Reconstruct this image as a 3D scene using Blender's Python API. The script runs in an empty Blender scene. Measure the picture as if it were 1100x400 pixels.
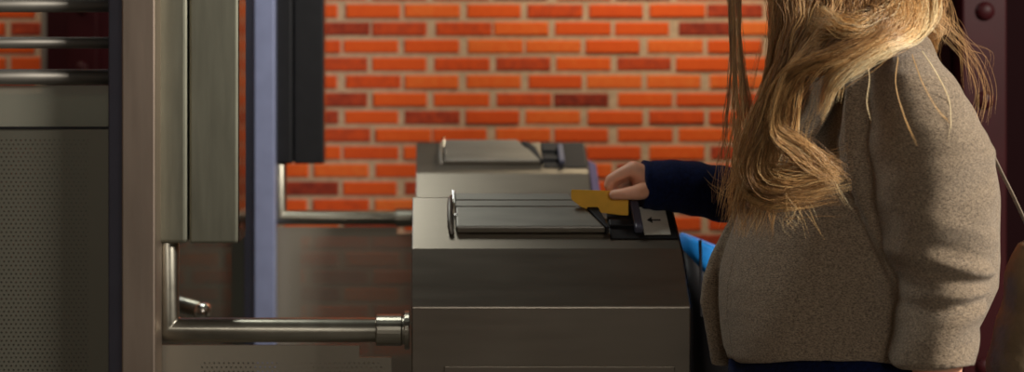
import bpy, bmesh, math, random
import numpy as np
from mathutils import Vector, Matrix

random.seed(7)
rng = np.random.default_rng(7)
sc = bpy.context.scene
col = sc.collection
CAMZ = 1.32
F = 1300.0

# ---------------------------------------------------------------- camera, world, lights
cd = bpy.data.cameras.new('camera')
cam = bpy.data.objects.new('camera', cd)
col.objects.link(cam)
cam.location = (0, 0, CAMZ)
cam.rotation_euler = (math.radians(90), 0, 0)
cd.sensor_width = 36
cd.lens = 36 * F / 1100
cd.shift_x = (550 - 455) / 1100
cd.shift_y = -(200 - 43) / 1100
cd.clip_start = .05
cd.dof.use_dof = True
cd.dof.focus_distance = 1.85
cd.dof.aperture_fstop = cd.lens / 14.5
sc.camera = cam

sc.view_settings.view_transform = 'Standard'
sc.view_settings.look = 'None'
sc.view_settings.gamma = 1
sc.view_settings.use_curve_mapping = False
sc.view_settings.exposure = 0.0

w = bpy.data.worlds.new('world')
sc.world = w
w.use_nodes = True
w.node_tree.nodes['Background'].inputs[0].default_value = (.5, .6, .8, 1)
w.node_tree.nodes['Background'].inputs[1].default_value = .05


def area(name, loc, target, size, power, color, size_y=None, spread=180):
    l = bpy.data.lights.new(name, 'AREA')
    l.energy = power
    l.color = color
    l.size = size
    l.spread = math.radians(spread)
    if size_y:
        l.shape = 'RECTANGLE'
        l.size_y = size_y
    o = bpy.data.objects.new(name, l)
    col.objects.link(o)
    o.location = loc
    d = Vector(target) - Vector(loc)
    o.rotation_euler = d.to_track_quat('-Z', 'Y').to_euler()
    return o


area('wall_wash_light', (1.0, 3.9, 2.6), (1.25, 5.0, 1.45), .9, 30, (1, .86, .62), .25)
area('wall_wash_light', (-2.1, 4.2, 2.7), (-1.9, 5.0, 1.3), .5, 11, (1, .84, .6), .25)  # added light to brighten the left bricks, no fixture known there
area('ceiling_lamp_over_coat', (3.0, .15, 2.6), (1.15, 1.8, 1.1), .8, 150, (1, .93, .84), .6)
area('ceiling_lamp_by_posts', (-.35, 2.55, 2.95), (-.25, 2.3, .9), .5, 10, (.97, 1, .93), .35)
area('fill_light_behind_viewer', (.5, -2.2, 2.1), (-.3, 2.0, 1.0), 1.2, 20, (1, .93, .84), .7)  # added soft fill for the upright front faces, not a real lamp
area('ceiling_lamp_far_lane', (-1.1, 2.9, 2.9), (-.4, 3.6, 1.0), .4, 6, (.85, .92, 1), .4)


def lin(c):
    return tuple(((v / 255) / 12.92 if v / 255 <= .04045 else ((v / 255 + .055) / 1.055) ** 2.4) for v in c)


def P(px, py, D):
    return Vector(((px - 455) * D / F, D, CAMZ - (py - 43) * D / F))


# ---------------------------------------------------------------- materials
def mat(name, rgb, rough=.5, metal=0., var=0., scale=20., stretch=(1, 1, 1), bump=0., bscale=None, spec=.5, sheen=0.):
    m = bpy.data.materials.new(name)
    m.use_nodes = True
    nt = m.node_tree
    b = nt.nodes['Principled BSDF']
    c = lin(rgb)
    b.inputs['Base Color'].default_value = (*c, 1)
    b.inputs['Roughness'].default_value = rough
    b.inputs['Metallic'].default_value = metal
    b.inputs['Specular IOR Level'].default_value = spec
    if sheen:
        b.inputs['Sheen Weight'].default_value = sheen
        b.inputs['Sheen Roughness'].default_value = .5
    tc = nt.nodes.new('ShaderNodeTexCoord')
    mp = nt.nodes.new('ShaderNodeMapping')
    mp.inputs['Scale'].default_value = stretch
    nt.links.new(tc.outputs['Object'], mp.inputs[0])
    nz = nt.nodes.new('ShaderNodeTexNoise')
    nz.inputs['Scale'].default_value = scale
    nz.inputs['Detail'].default_value = 5
    nt.links.new(mp.outputs[0], nz.inputs[0])
    if var:
        mr = nt.nodes.new('ShaderNodeMapRange')
        mr.inputs['From Min'].default_value = .3
        mr.inputs['From Max'].default_value = .7
        mr.inputs['To Min'].default_value = 1 - var
        mr.inputs['To Max'].default_value = 1 + var
        nt.links.new(nz.outputs[0], mr.inputs[0])
        mx = nt.nodes.new('ShaderNodeVectorMath')
        mx.operation = 'SCALE'
        mx.inputs[0].default_value = c
        nt.links.new(mr.outputs[0], mx.inputs['Scale'])
        nt.links.new(mx.outputs[0], b.inputs['Base Color'])
        if metal:
            mr2 = nt.nodes.new('ShaderNodeMapRange')
            mr2.inputs['To Min'].default_value = max(.02, rough - .05)
            mr2.inputs['To Max'].default_value = rough + .05
            nt.links.new(nz.outputs[0], mr2.inputs[0])
            nt.links.new(mr2.outputs[0], b.inputs['Roughness'])
    if bump:
        nb = nz
        if bscale:
            nb = nt.nodes.new('ShaderNodeTexNoise')
            nb.inputs['Scale'].default_value = bscale
            nb.inputs['Detail'].default_value = 3
            nt.links.new(mp.outputs[0], nb.inputs[0])
        bp = nt.nodes.new('ShaderNodeBump')
        bp.inputs['Strength'].default_value = bump
        bp.inputs['Distance'].default_value = .003
        nt.links.new(nb.outputs[0], bp.inputs['Height'])
        nt.links.new(bp.outputs[0], b.inputs['Normal'])
    return m


M = {}
M['steel'] = mat('brushed_steel', (138, 134, 126), .5, 1., .10, 60, (.15, 1, 1), .05)
M['steel_v'] = mat('brushed_steel_upright', (150, 150, 134), .5, 1., .10, 60, (1, 1, .12), .05)
M['steel_warm'] = mat('warm_steel', (176, 160, 145), .5, 1., .08, 50, (1, 1, .1), .04)
M['tube'] = mat('polished_tube_steel', (160, 156, 142), .33, 1., .06, 40)
M['bright'] = mat('polished_steel_edge', (225, 222, 212), .2, 1.)
M['mirror'] = mat('mirror_polished_steel', (128, 112, 108), .15, 1.)
M['hood'] = mat('dark_brushed_steel', (140, 132, 120), .38, 1., .03, 50, (.12, 1, 1), .015)
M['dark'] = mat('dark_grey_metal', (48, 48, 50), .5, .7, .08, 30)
M['bluesheen'] = mat('blue_sheen_steel', (150, 158, 192), .45, .3, .05, 20)  # bluish reflection put into the base colour of the far post
M['postgrey'] = mat('grey_painted_post', (92, 92, 106), .5, .3, .05, 20)
M['slotgrey'] = mat('blue_grey_plastic', (84, 84, 100), .4)
M['hoodglass'] = mat('purple_grey_plastic', (92, 84, 108), .2, 0, .1, 30)
M['black'] = mat('black_plastic', (28, 26, 27), .5, 0, .1, 200, spec=.25)
M['label'] = mat('label_grey', (208, 206, 194), .5, 0, .04, 80)
M['ink'] = mat('black_ink', (12, 12, 12), .6)
M['card'] = mat('yellow_card', (246, 184, 32), .42, 0, .05, 60)
M['navy'] = mat('navy_knit', (11, 24, 62), .85, 0, .35, 160, (1, 1, 1), .6, 500, .15, .04)
M['blue'] = mat('bright_blue_nylon', (40, 160, 255), .5, 0, .08, 60, bump=.2)
M['leather'] = mat('olive_brown_leather', (128, 110, 82), .5, 0, .2, 30, bump=.4, bscale=90)
M['strap'] = mat('pale_strap', (150, 135, 118), .5, 0, .1, 90)
M['dark_sheet'] = mat('recess_black', (26, 8, 10), .8, spec=.05)  # near-black colour standing in for the darkness beside the column
M['maroon'] = mat('maroon_painted_steel', (52, 9, 13), .5, 0, .12, 12, bump=.1, spec=.2)
M['pipe'] = mat('grey_pipe', (128, 124, 118), .6, 0, .1, 15)
M['mortar'] = mat('mortar', (190, 162, 134), .9, 0, .18, 40, bump=.5, bscale=200)
M['skin'] = mat('skin', (242, 180, 148), .48, 0, .06, 60, bump=.1, bscale=500)
M['skin'].node_tree.nodes['Principled BSDF'].inputs['Subsurface Weight'].default_value = .15
M['skin'].node_tree.nodes['Principled BSDF'].inputs['Subsurface Radius'].default_value = (.01, .004, .002)
M['skin'].node_tree.nodes['Principled BSDF'].inputs['Subsurface Scale'].default_value = .5
M['shoe'] = mat('black_leather', (22, 20, 20), .4)
M['eye'] = mat('eye_white', (230, 228, 222), .2)
M['floor'] = mat('grey_stone_floor', (92, 88, 82), .45, 0, .2, 6)
M['plaster'] = mat('brown_plaster', (120, 100, 84), .8, 0, .12, 5)
M['ceil'] = mat('dark_ceiling_paint', (70, 66, 62), .8, 0, .1, 5)
M['thread'] = mat('pale_thread', (150, 138, 120), .8)


def wool():
    m = bpy.data.materials.new('grey_beige_wool')
    m.use_nodes = True
    nt = m.node_tree
    b = nt.nodes['Principled BSDF']
    b.inputs['Roughness'].default_value = .95
    b.inputs['Specular IOR Level'].default_value = .15
    b.inputs['Sheen Weight'].default_value = .25
    b.inputs['Sheen Roughness'].default_value = .6
    tc = nt.nodes.new('ShaderNodeTexCoord')
    mp = nt.nodes.new('ShaderNodeMapping')
    mp.inputs['Scale'].default_value = (1, 1, 1.9)
    nt.links.new(tc.outputs['Object'], mp.inputs[0])
    n1 = nt.nodes.new('ShaderNodeTexNoise')
    n1.inputs['Scale'].default_value = 320
    n1.inputs['Detail'].default_value = 6
    n1.inputs['Roughness'].default_value = .75
    nt.links.new(mp.outputs[0], n1.inputs[0])
    cr = nt.nodes.new('ShaderNodeValToRGB')
    cr.color_ramp.elements[0].position = .36
    cr.color_ramp.elements[0].color = (*lin((88, 74, 58)), 1)
    cr.color_ramp.elements[1].position = .66
    cr.color_ramp.elements[1].color = (*lin((204, 180, 150)), 1)
    nt.links.new(n1.outputs[0], cr.inputs[0])
    nt.links.new(cr.outputs[0], b.inputs['Base Color'])
    n2 = nt.nodes.new('ShaderNodeTexNoise')
    n2.inputs['Scale'].default_value = 28
    n2.inputs['Detail'].default_value = 2
    nt.links.new(mp.outputs[0], n2.inputs[0])
    b1 = nt.nodes.new('ShaderNodeBump')
    b1.inputs['Strength'].default_value = .25
    b1.inputs['Distance'].default_value = .012
    nt.links.new(n2.outputs[0], b1.inputs['Height'])
    b2 = nt.nodes.new('ShaderNodeBump')
    b2.inputs['Strength'].default_value = .8
    b2.inputs['Distance'].default_value = .004
    nt.links.new(n1.outputs[0], b2.inputs['Height'])
    nt.links.new(b1.outputs[0], b2.inputs['Normal'])
    nt.links.new(b2.outputs[0], b.inputs['Normal'])
    return m


M['wool'] = wool()


def attr_mat(name, attr, rough, spec, stops, aniso=0., fine=None):
    """colour from a per-piece random attribute through a ramp"""
    m = bpy.data.materials.new(name)
    m.use_nodes = True
    nt = m.node_tree
    b = nt.nodes['Principled BSDF']
    b.inputs['Roughness'].default_value = rough
    b.inputs['Specular IOR Level'].default_value = spec
    at = nt.nodes.new('ShaderNodeAttribute')
    at.attribute_name = attr
    cr = nt.nodes.new('ShaderNodeValToRGB')
    e = cr.color_ramp.elements
    e[0].position, e[0].color = stops[0][0], (*lin(stops[0][1]), 1)
    e[1].position, e[1].color = stops[-1][0], (*lin(stops[-1][1]), 1)
    for p_, c_ in stops[1:-1]:
        x = e.new(p_)
        x.color = (*lin(c_), 1)
    out = cr.outputs[0]
    if fine:
        tc = nt.nodes.new('ShaderNodeTexCoord')
        nz = nt.nodes.new('ShaderNodeTexNoise')
        nz.inputs['Scale'].default_value = fine
        nz.inputs['Detail'].default_value = 4
        nt.links.new(tc.outputs['Object'], nz.inputs[0])
        ad = nt.nodes.new('ShaderNodeMath')
        ad.operation = 'MULTIPLY_ADD'
        ad.inputs[1].default_value = .45
        nt.links.new(nz.outputs[0], ad.inputs[0])
        sb = nt.nodes.new('ShaderNodeMath')
        sb.operation = 'SUBTRACT'
        sb.inputs[1].default_value = .22
        nt.links.new(at.outputs['Fac'], sb.inputs[0])
        nt.links.new(sb.outputs[0], ad.inputs[2])
        nt.links.new(ad.outputs[0], cr.inputs[0])
        bp = nt.nodes.new('ShaderNodeBump')
        bp.inputs['Strength'].default_value = .4
        bp.inputs['Distance'].default_value = .004
        nt.links.new(nz.outputs[0], bp.inputs['Height'])
        nt.links.new(bp.outputs[0], b.inputs['Normal'])
    else:
        nt.links.new(at.outputs['Fac'], cr.inputs[0])
    nt.links.new(out, b.inputs['Base Color'])
    return m


M['brick'] = attr_mat('orange_brick', 'tone', .85, .3,
                      [(0, (120, 42, 30)), (.18, (165, 62, 36)), (.4, (212, 80, 28)), (.75, (224, 92, 30)), (1, (230, 116, 50))], fine=35)
M['hair'] = attr_mat('blonde_hair', 'tone', .38, .6,
                     [(0, (104, 72, 42)), (.35, (186, 138, 84)), (.7, (236, 190, 126)), (1, (254, 234, 188))])


def perforated(name, rgb, pitch, rad, zmin_frac_border):
    """steel sheet with real see-through holes in staggered rows; border (x0,x1,z0,z1 in object space) stays solid"""
    m = bpy.data.materials.new(name)
    m.use_nodes = True
    nt = m.node_tree
    b = nt.nodes['Principled BSDF']
    b.inputs['Base Color'].default_value = (*lin(rgb), 1)
    b.inputs['Metallic'].default_value = .65
    b.inputs['Roughness'].default_value = .45
    N = nt.nodes.new
    L = nt.links.new

    def math_(op, a, bb=None, c=None):
        n = N('ShaderNodeMath')
        n.operation = op
        for i, v in enumerate((a, bb, c)):
            if v is None:
                continue
            if isinstance(v, (int, float)):
                n.inputs[i].default_value = v
            else:
                L(v, n.inputs[i])
        return n.outputs[0]
    tc = N('ShaderNodeTexCoord')
    sp = N('ShaderNodeSeparateXYZ')
    L(tc.outputs['Object'], sp.inputs[0])
    x, z = sp.outputs['X'], sp.outputs['Z']
    zr = math_('DIVIDE', z, pitch * .87)
    row = math_('FLOOR', zr)
    odd = math_('MODULO', math_('ADD', row, 1000), 2)
    xr = math_('ADD', math_('DIVIDE', x, pitch), math_('MULTIPLY', odd, .5))
    fx = math_('SUBTRACT', math_('FRACT', math_('ADD', xr, 1000)), .5)
    fz = math_('MULTIPLY', math_('SUBTRACT', math_('FRACT', math_('ADD', zr, 1000)), .5), .87)
    d = math_('SQRT', math_('ADD', math_('MULTIPLY', fx, fx), math_('MULTIPLY', fz, fz)))
    hole = math_('LESS_THAN', d, rad / pitch)
    x0, x1, z1 = zmin_frac_border
    inside = math_('MULTIPLY', math_('MULTIPLY', math_('GREATER_THAN', x, x0), math_('LESS_THAN', x, x1)), math_('LESS_THAN', z, z1))
    f = math_('MULTIPLY', hole, inside)
    tr = N('ShaderNodeBsdfTransparent')
    mx = N('ShaderNodeMixShader')
    L(f, mx.inputs[0])
    L(b.outputs[0], mx.inputs[1])
    L(tr.outputs[0], mx.inputs[2])
    L(mx.outputs[0], nt.nodes['Material Output'].inputs[0])
    return m


def frosted():
    m = bpy.data.materials.new('frosted_glass')
    m.use_nodes = True
    nt = m.node_tree
    b = nt.nodes['Principled BSDF']
    b.inputs['Base Color'].default_value = (*lin((190, 188, 172)), 1)
    b.inputs['Roughness'].default_value = .45
    tr = nt.nodes.new('ShaderNodeBsdfTransparent')
    tr.inputs[0].default_value = (.75, .78, .74, 1)
    mx = nt.nodes.new('ShaderNodeMixShader')
    mx.inputs[0].default_value = .62
    nt.links.new(b.outputs[0], mx.inputs[1])
    nt.links.new(tr.outputs[0], mx.inputs[2])
    nt.links.new(mx.outputs[0], nt.nodes['Material Output'].inputs[0])
    return m


M['frosted'] = frosted()


# ---------------------------------------------------------------- mesh helpers
def link(name, me, m=None, parent=None, smooth=False, label=None):
    o = bpy.data.objects.new(name, me)
    col.objects.link(o)
    if m:
        me.materials.clear()
        me.materials.append(m)
    if parent:
        o.parent = parent
    if smooth:
        for p in me.polygons:
            p.use_smooth = True
    if label:
        o['label'] = label
    return o


def fin(name, bm, m, parent=None, smooth=False, bevel=0., label=None, bseg=2):
    bmesh.ops.recalc_face_normals(bm, faces=bm.faces)
    me = bpy.data.meshes.new(name)
    bm.to_mesh(me)
    bm.free()
    o = link(name, me, m, parent, smooth, label)
    if bevel:
        md = o.modifiers.new('bevel', 'BEVEL')
        md.width = bevel
        md.segments = bseg
        md.limit_method = 'ANGLE'
        md.angle_limit = math.radians(28)
    return o


def tag(o, label, cat, group=None, kind=None):
    o['label'] = label
    o['category'] = cat
    if group:
        o['group'] = group
    if kind:
        o['kind'] = kind
    return o


def empty(name, loc):
    o = bpy.data.objects.new(name, None)
    o.empty_display_size = .05
    col.objects.link(o)
    o.location = loc
    return o


def box(bm, a, b):
    x0, y0, z0 = a
    x1, y1, z1 = b
    vs = [bm.verts.new(v) for v in ((x0, y0, z0), (x1, y0, z0), (x1, y1, z0), (x0, y1, z0), (x0, y0, z1), (x1, y0, z1), (x1, y1, z1), (x0, y1, z1))]
    for f in ((0, 1, 2, 3), (4, 5, 6, 7), (0, 1, 5, 4), (1, 2, 6, 5), (2, 3, 7, 6), (3, 0, 4, 7)):
        bm.faces.new([vs[i] for i in f])
    return vs


def loft(bm, rings, cap=True):
    vr = [[bm.verts.new(p) for p in r] for r in rings]
    n = len(vr[0])
    for a, b in zip(vr, vr[1:]):
        for i in range(n):
            bm.faces.new((a[i], a[(i + 1) % n], b[(i + 1) % n], b[i]))
    if cap:
        bm.faces.new(vr[0])
        bm.faces.new(vr[-1])
    return vr


def tube(bm, pts, rad, n=16, cap=True, squash=None):
    """round tube along a path; rad = number or list; squash = (wide, thin) factors"""
    pts = [Vector(p) for p in pts]
    if isinstance(rad, (int, float)):
        rad = [rad] * len(pts)
    if len(rad) < len(pts):
        rad = list(rad) + [rad[-1]] * (len(pts) - len(rad))
    t0 = (pts[1] - pts[0]).normalized()
    u = t0.orthogonal().normalized()
    if abs(t0.z) < .9:
        u = t0.cross(Vector((0, 0, 1))).normalized()
    rings = []
    for i, p in enumerate(pts):
        a = pts[max(i - 1, 0)]
        b = pts[min(i + 1, len(pts) - 1)]
        t = (b - a).normalized()
        u = (u - t * u.dot(t)).normalized()
        v = t.cross(u)
        k1, k2 = squash or (1, 1)
        rings.append([p + u * math.cos(2 * math.pi * j / n) * rad[i] * k1 + v * math.sin(2 * math.pi * j / n) * rad[i] * k2 for j in range(n)])
    return loft(bm, rings, cap)


def spline(pts, k=6):
    """catmull-rom through tuples"""
    P_ = [np.array(p, float) for p in pts]
    P_ = [2 * P_[0] - P_[1]] + P_ + [2 * P_[-1] - P_[-2]]
    out = []
    for i in range(1, len(P_) - 2):
        for j in range(k):
            t = j / k
            a, b, c, d = P_[i - 1:i + 3]
            out.append(.5 * ((2 * b) + (-a + c) * t + (2 * a - 5 * b + 4 * c - d) * t * t + (-a + 3 * b - 3 * c + d) * t ** 3))
    out.append(P_[-2])
    return out


def ball(bm, c, r, n=16):
    m4 = Matrix.Translation(c) @ Matrix.Diagonal((*((r, r, r) if isinstance(r, (int, float)) else r), 1))
    bmesh.ops.create_uvsphere(bm, u_segments=n, v_segments=n // 2 + 2, radius=1, matrix=m4)


def capsule(bm, a, b, ra, rb, n=14):
    a, b = Vector(a), Vector(b)
    t = (b - a)
    L_ = t.length
    t = t.normalized()
    pts, rr = [], []
    for k in range(5):
        th = math.pi / 2 * k / 5
        pts.append(a - t * ra * math.cos(th)); rr.append(max(ra * math.sin(th), 1e-4))
    pts.append(a); rr.append(ra)
    pts.append(b); rr.append(rb)
    for k in range(4, -1, -1):
        th = math.pi / 2 * k / 5
        pts.append(b + t * rb * math.cos(th)); rr.append(max(rb * math.sin(th), 1e-4))
    tube(bm, pts, rr, n)


def remeshed(name, bm, voxel, m, parent=None, smooth_it=4, label=None, post=None):
    bmesh.ops.recalc_face_normals(bm, faces=bm.faces)
    me = bpy.data.meshes.new('tmp')
    bm.to_mesh(me)
    bm.free()
    o = bpy.data.objects.new('tmp', me)
    col.objects.link(o)
    r = o.modifiers.new('r', 'REMESH')
    r.mode = 'VOXEL'
    r.voxel_size = voxel
    if smooth_it:
        s = o.modifiers.new('s', 'SMOOTH')
        s.factor = .5
        s.iterations = smooth_it
    dg = bpy.context.evaluated_depsgraph_get()
    me2 = bpy.data.meshes.new_from_object(o.evaluated_get(dg))
    bpy.data.objects.remove(o)
    bpy.data.meshes.remove(me)
    if post:
        n = len(me2.vertices)
        co = np.empty(n * 3)
        me2.vertices.foreach_get('co', co)
        no = np.empty(n * 3)
        me2.vertices.foreach_get('normal', no)
        co = post(co.reshape(n, 3), no.reshape(n, 3))
        me2.vertices.foreach_set('co', co.ravel())
        me2.update()
    me2.name = name
    return link(name, me2, m, parent, True, label)


# ---------------------------------------------------------------- the setting
WY = 5.0
X0, X1, Y0, ZT = -3.6, 4.2, -2.6, 3.1


def struct(name, bm, m, smooth=False):
    o = fin(name, bm, m, smooth=smooth)
    o['kind'] = 'structure'
    return o


bm = bmesh.new(); box(bm, (X0, Y0, -.1), (X1, WY + .2, 0)); struct('floor', bm, M['floor'])
bm = bmesh.new(); box(bm, (X0, Y0, ZT), (X1, WY + .2, ZT + .1)); struct('ceiling', bm, M['ceil'])
bm = bmesh.new(); box(bm, (X0 - .1, Y0, 0), (X0, WY + .2, ZT)); struct('wall_left', bm, M['plaster'])
bm = bmesh.new(); box(bm, (X1, Y0, 0), (X1 + .1, WY + .2, ZT)); struct('wall_right', bm, M['plaster'])
bm = bmesh.new(); box(bm, (X0, Y0 - .1, 0), (X1, Y0, ZT)); struct('wall_front', bm, M['plaster'])

# brick wall: every brick a slightly irregular bevelled block in the wall's own mesh
def brick_wall():
    s = F / WY
    pitch = 65.2 / s
    rowh = 19.05 / s
    zj = CAMZ - (2.4 - 43) / s          # a mortar line
    xj = (370 - 455) / s
    V, Fc, T, MI = [], [], [], []

    def cuboid(x0, x1, z0, z1, y0, y1, tone, mi, bev):
        i = len(V)
        V.extend([(x0, y1, z0), (x1, y1, z0), (x1, y1, z1), (x0, y1, z1),
                  (x0, y0 + bev, z0), (x1, y0 + bev, z0), (x1, y0 + bev, z1), (x0, y0 + bev, z1),
                  (x0 + bev, y0, z0 + bev), (x1 - bev, y0, z0 + bev), (x1 - bev, y0, z1 - bev), (x0 + bev, y0, z1 - bev)])
        fs = [(0, 1, 5, 4), (1, 2, 6, 5), (2, 3, 7, 6), (3, 0, 4, 7), (4, 5, 9, 8), (5, 6, 10, 9), (6, 7, 11, 10), (7, 4, 8, 11), (8, 9, 10, 11), (3, 2, 1, 0)]
        for f in fs:
            Fc.append(tuple(i + k for k in f)); MI.append(mi)
        T.extend([tone] * 12)
    cuboid(X0, X1, 0, ZT, WY, WY + .2, .5, 1, 0.0001)
    nr0 = -int(zj / rowh)
    for r in range(nr0 - 1, 30):
        zb = zj + (r - 1) * rowh
        z0, z1 = zb + .009, zb + rowh - .009
        if z1 > ZT or z0 < 0.01:
            continue
        off = 0 if r % 2 == 0 else pitch * .48
        k = int((X0 - xj) / pitch) - 1
        while True:
            a = xj + k * pitch + off + rng.uniform(-.008, .008)
            k += 1
            if a > X1:
                break
            if a < X0 + .01:
                continue
            b = a + pitch - .023 + rng.uniform(-.006, .004)
            if b > X1:
                break
            u = rng.random()
            tone = rng.uniform(.05, .22) if u < .13 else (rng.uniform(.25, .4) if u < .3 else rng.uniform(.42, .95))
            d = rng.uniform(-.003, .003)
            cuboid(a, b, z0 + rng.uniform(-.0015, .0015), z1 + rng.uniform(-.0015, .0015), WY - .008 + d, WY + .01, tone, 0, .005)
    me = bpy.data.meshes.new('wall_back')
    me.from_pydata(V, [], Fc)
    at = me.attributes.new('tone', 'FLOAT', 'POINT')
    at.data.foreach_set('value', T)
    me.polygons.foreach_set('material_index', MI)
    o = link('wall_back', me)
    me.materials.append(M['brick']); me.materials.append(M['mortar'])
    o['kind'] = 'structure'


brick_wall()


# ---------------------------------------------------------------- riveted steel columns
def column(loc, label, width, rivets):
    r = empty('steel_column', loc)
    tag(r, label, 'column')
    bm = bmesh.new()
    w2 = width / 2
    box(bm, (-w2, .05, 0), (w2 if width < .4 else .054, .30, ZT - .002))
    fin('shaft', bm, M['maroon'], r, bevel=.004)
    for sx in ((-1,) if width > .4 else (-1, 1)):
        bm = bmesh.new()
        box(bm, (sx * w2 - .012 * sx, 0.0, 0), (sx * (w2 - .10), .05, ZT - .002)) if sx > 0 else box(bm, (-w2 + .012, 0.0, 0), (-w2 + .10, .05, ZT - .002))
        fin('flange', bm, M['maroon'], r, bevel=.004)
    bm = bmesh.new()
    box(bm, (-.055, -.02, 0), (.055, .05, ZT - .002))
    fin('cover_strip', bm, M['maroon'], r, bevel=.005)
    for z in rivets:
        bm = bmesh.new()
        rings = []
        for k in range(7):
            th = math.pi / 2 * k / 6.5
            rings.append([(.024 * math.cos(th) * math.cos(t), -.019 - .016 * math.sin(th), z + .024 * math.cos(th) * math.sin(t)) for t in np.linspace(0, 2 * math.pi, 20, endpoint=False)])
        loft(bm, rings)
        fin('rivet', bm, M['maroon'], r, smooth=True)
    return r


DC = 3.0
c1 = P(1060, 12, DC - .03)
c2 = P(1060, 108, DC - .03)
st = c1.z - c2.z
column((c1.x, DC, 0), 'maroon riveted steel column behind the person in the wool coat', .46, [c1.z + st * k for k in range(-5, 7) if .1 < c1.z + st * k < 3])
column((-1.25, 4.45, 0), 'maroon riveted steel column against brick wall seen between horizontal bars', .30, [.12 + st * k for k in range(0, 13)])
bm = bmesh.new(); box(bm, (c1.x + .057, DC + .12, 0), (X1, DC + .18, ZT)); struct('wall_dark_sheet', bm, M['dark_sheet'])  # added dark sheet in place of the shaded recess right of the column
bm = bmesh.new()
tube(bm, [(-1.52, 4.93, 0.0), (-1.52, 4.93, ZT - .002)], .038, 24)
for z in (.5, 1.0, 1.75, 2.5):
    tube(bm, [(-1.52, 4.93, z), (-1.52, 4.93, z + .03)], .046, 24)
tag(fin('downpipe', bm, M['pipe'], smooth=True), 'grey vertical pipe running up the brick wall', 'pipe')


# ---------------------------------------------------------------- ticket gate cabinets
GX0, GX1 = -.02, .4415
TZ = CAMZ - .2826           # ridge height
PROF = [(0, 0), (0, -.159 + TZ), (.07, -.0745 + TZ), (.175, TZ), (.195, TZ - .006), (.335, -.045 + TZ), (.405, -.0745 + TZ), (.475, -.159 + TZ), (.475, 0)]


def facet_point(x, t, lift=0.):
    """point on the sloping top facet; t 0 = lower edge, 1 = ridge"""
    y0, z0 = PROF[2]
    y1, z1 = PROF[3]
    n = Vector((0, -(z1 - z0), (y1 - y0))).normalized()
    return Vector((x, y0 + (y1 - y0) * t, z0 + (z1 - z0) * t)) + n * lift


def slab(bm, x0, x1, t0, t1, l0, l1):
    """block lying on the top facet between lifts l0 and l1"""
    q = []
    for l in (l0, l1):
        xa, xb = x1 if isinstance(x1, tuple) else (x1, x1)
        for x, t in ((x0, t0), (xa, t0), (xb, t1), (x0, t1)):
            q.append(bm.verts.new(facet_point(x, t, l)))
    for f in ((0, 1, 2, 3), (4, 5, 6, 7), (0, 1, 5, 4), (1, 2, 6, 5), (2, 3, 7, 6), (3, 0, 4, 7)):
        bm.faces.new([q[i] for i in f])


def gx(px, D=2.13):
    return (px - 455) * D / F


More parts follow.
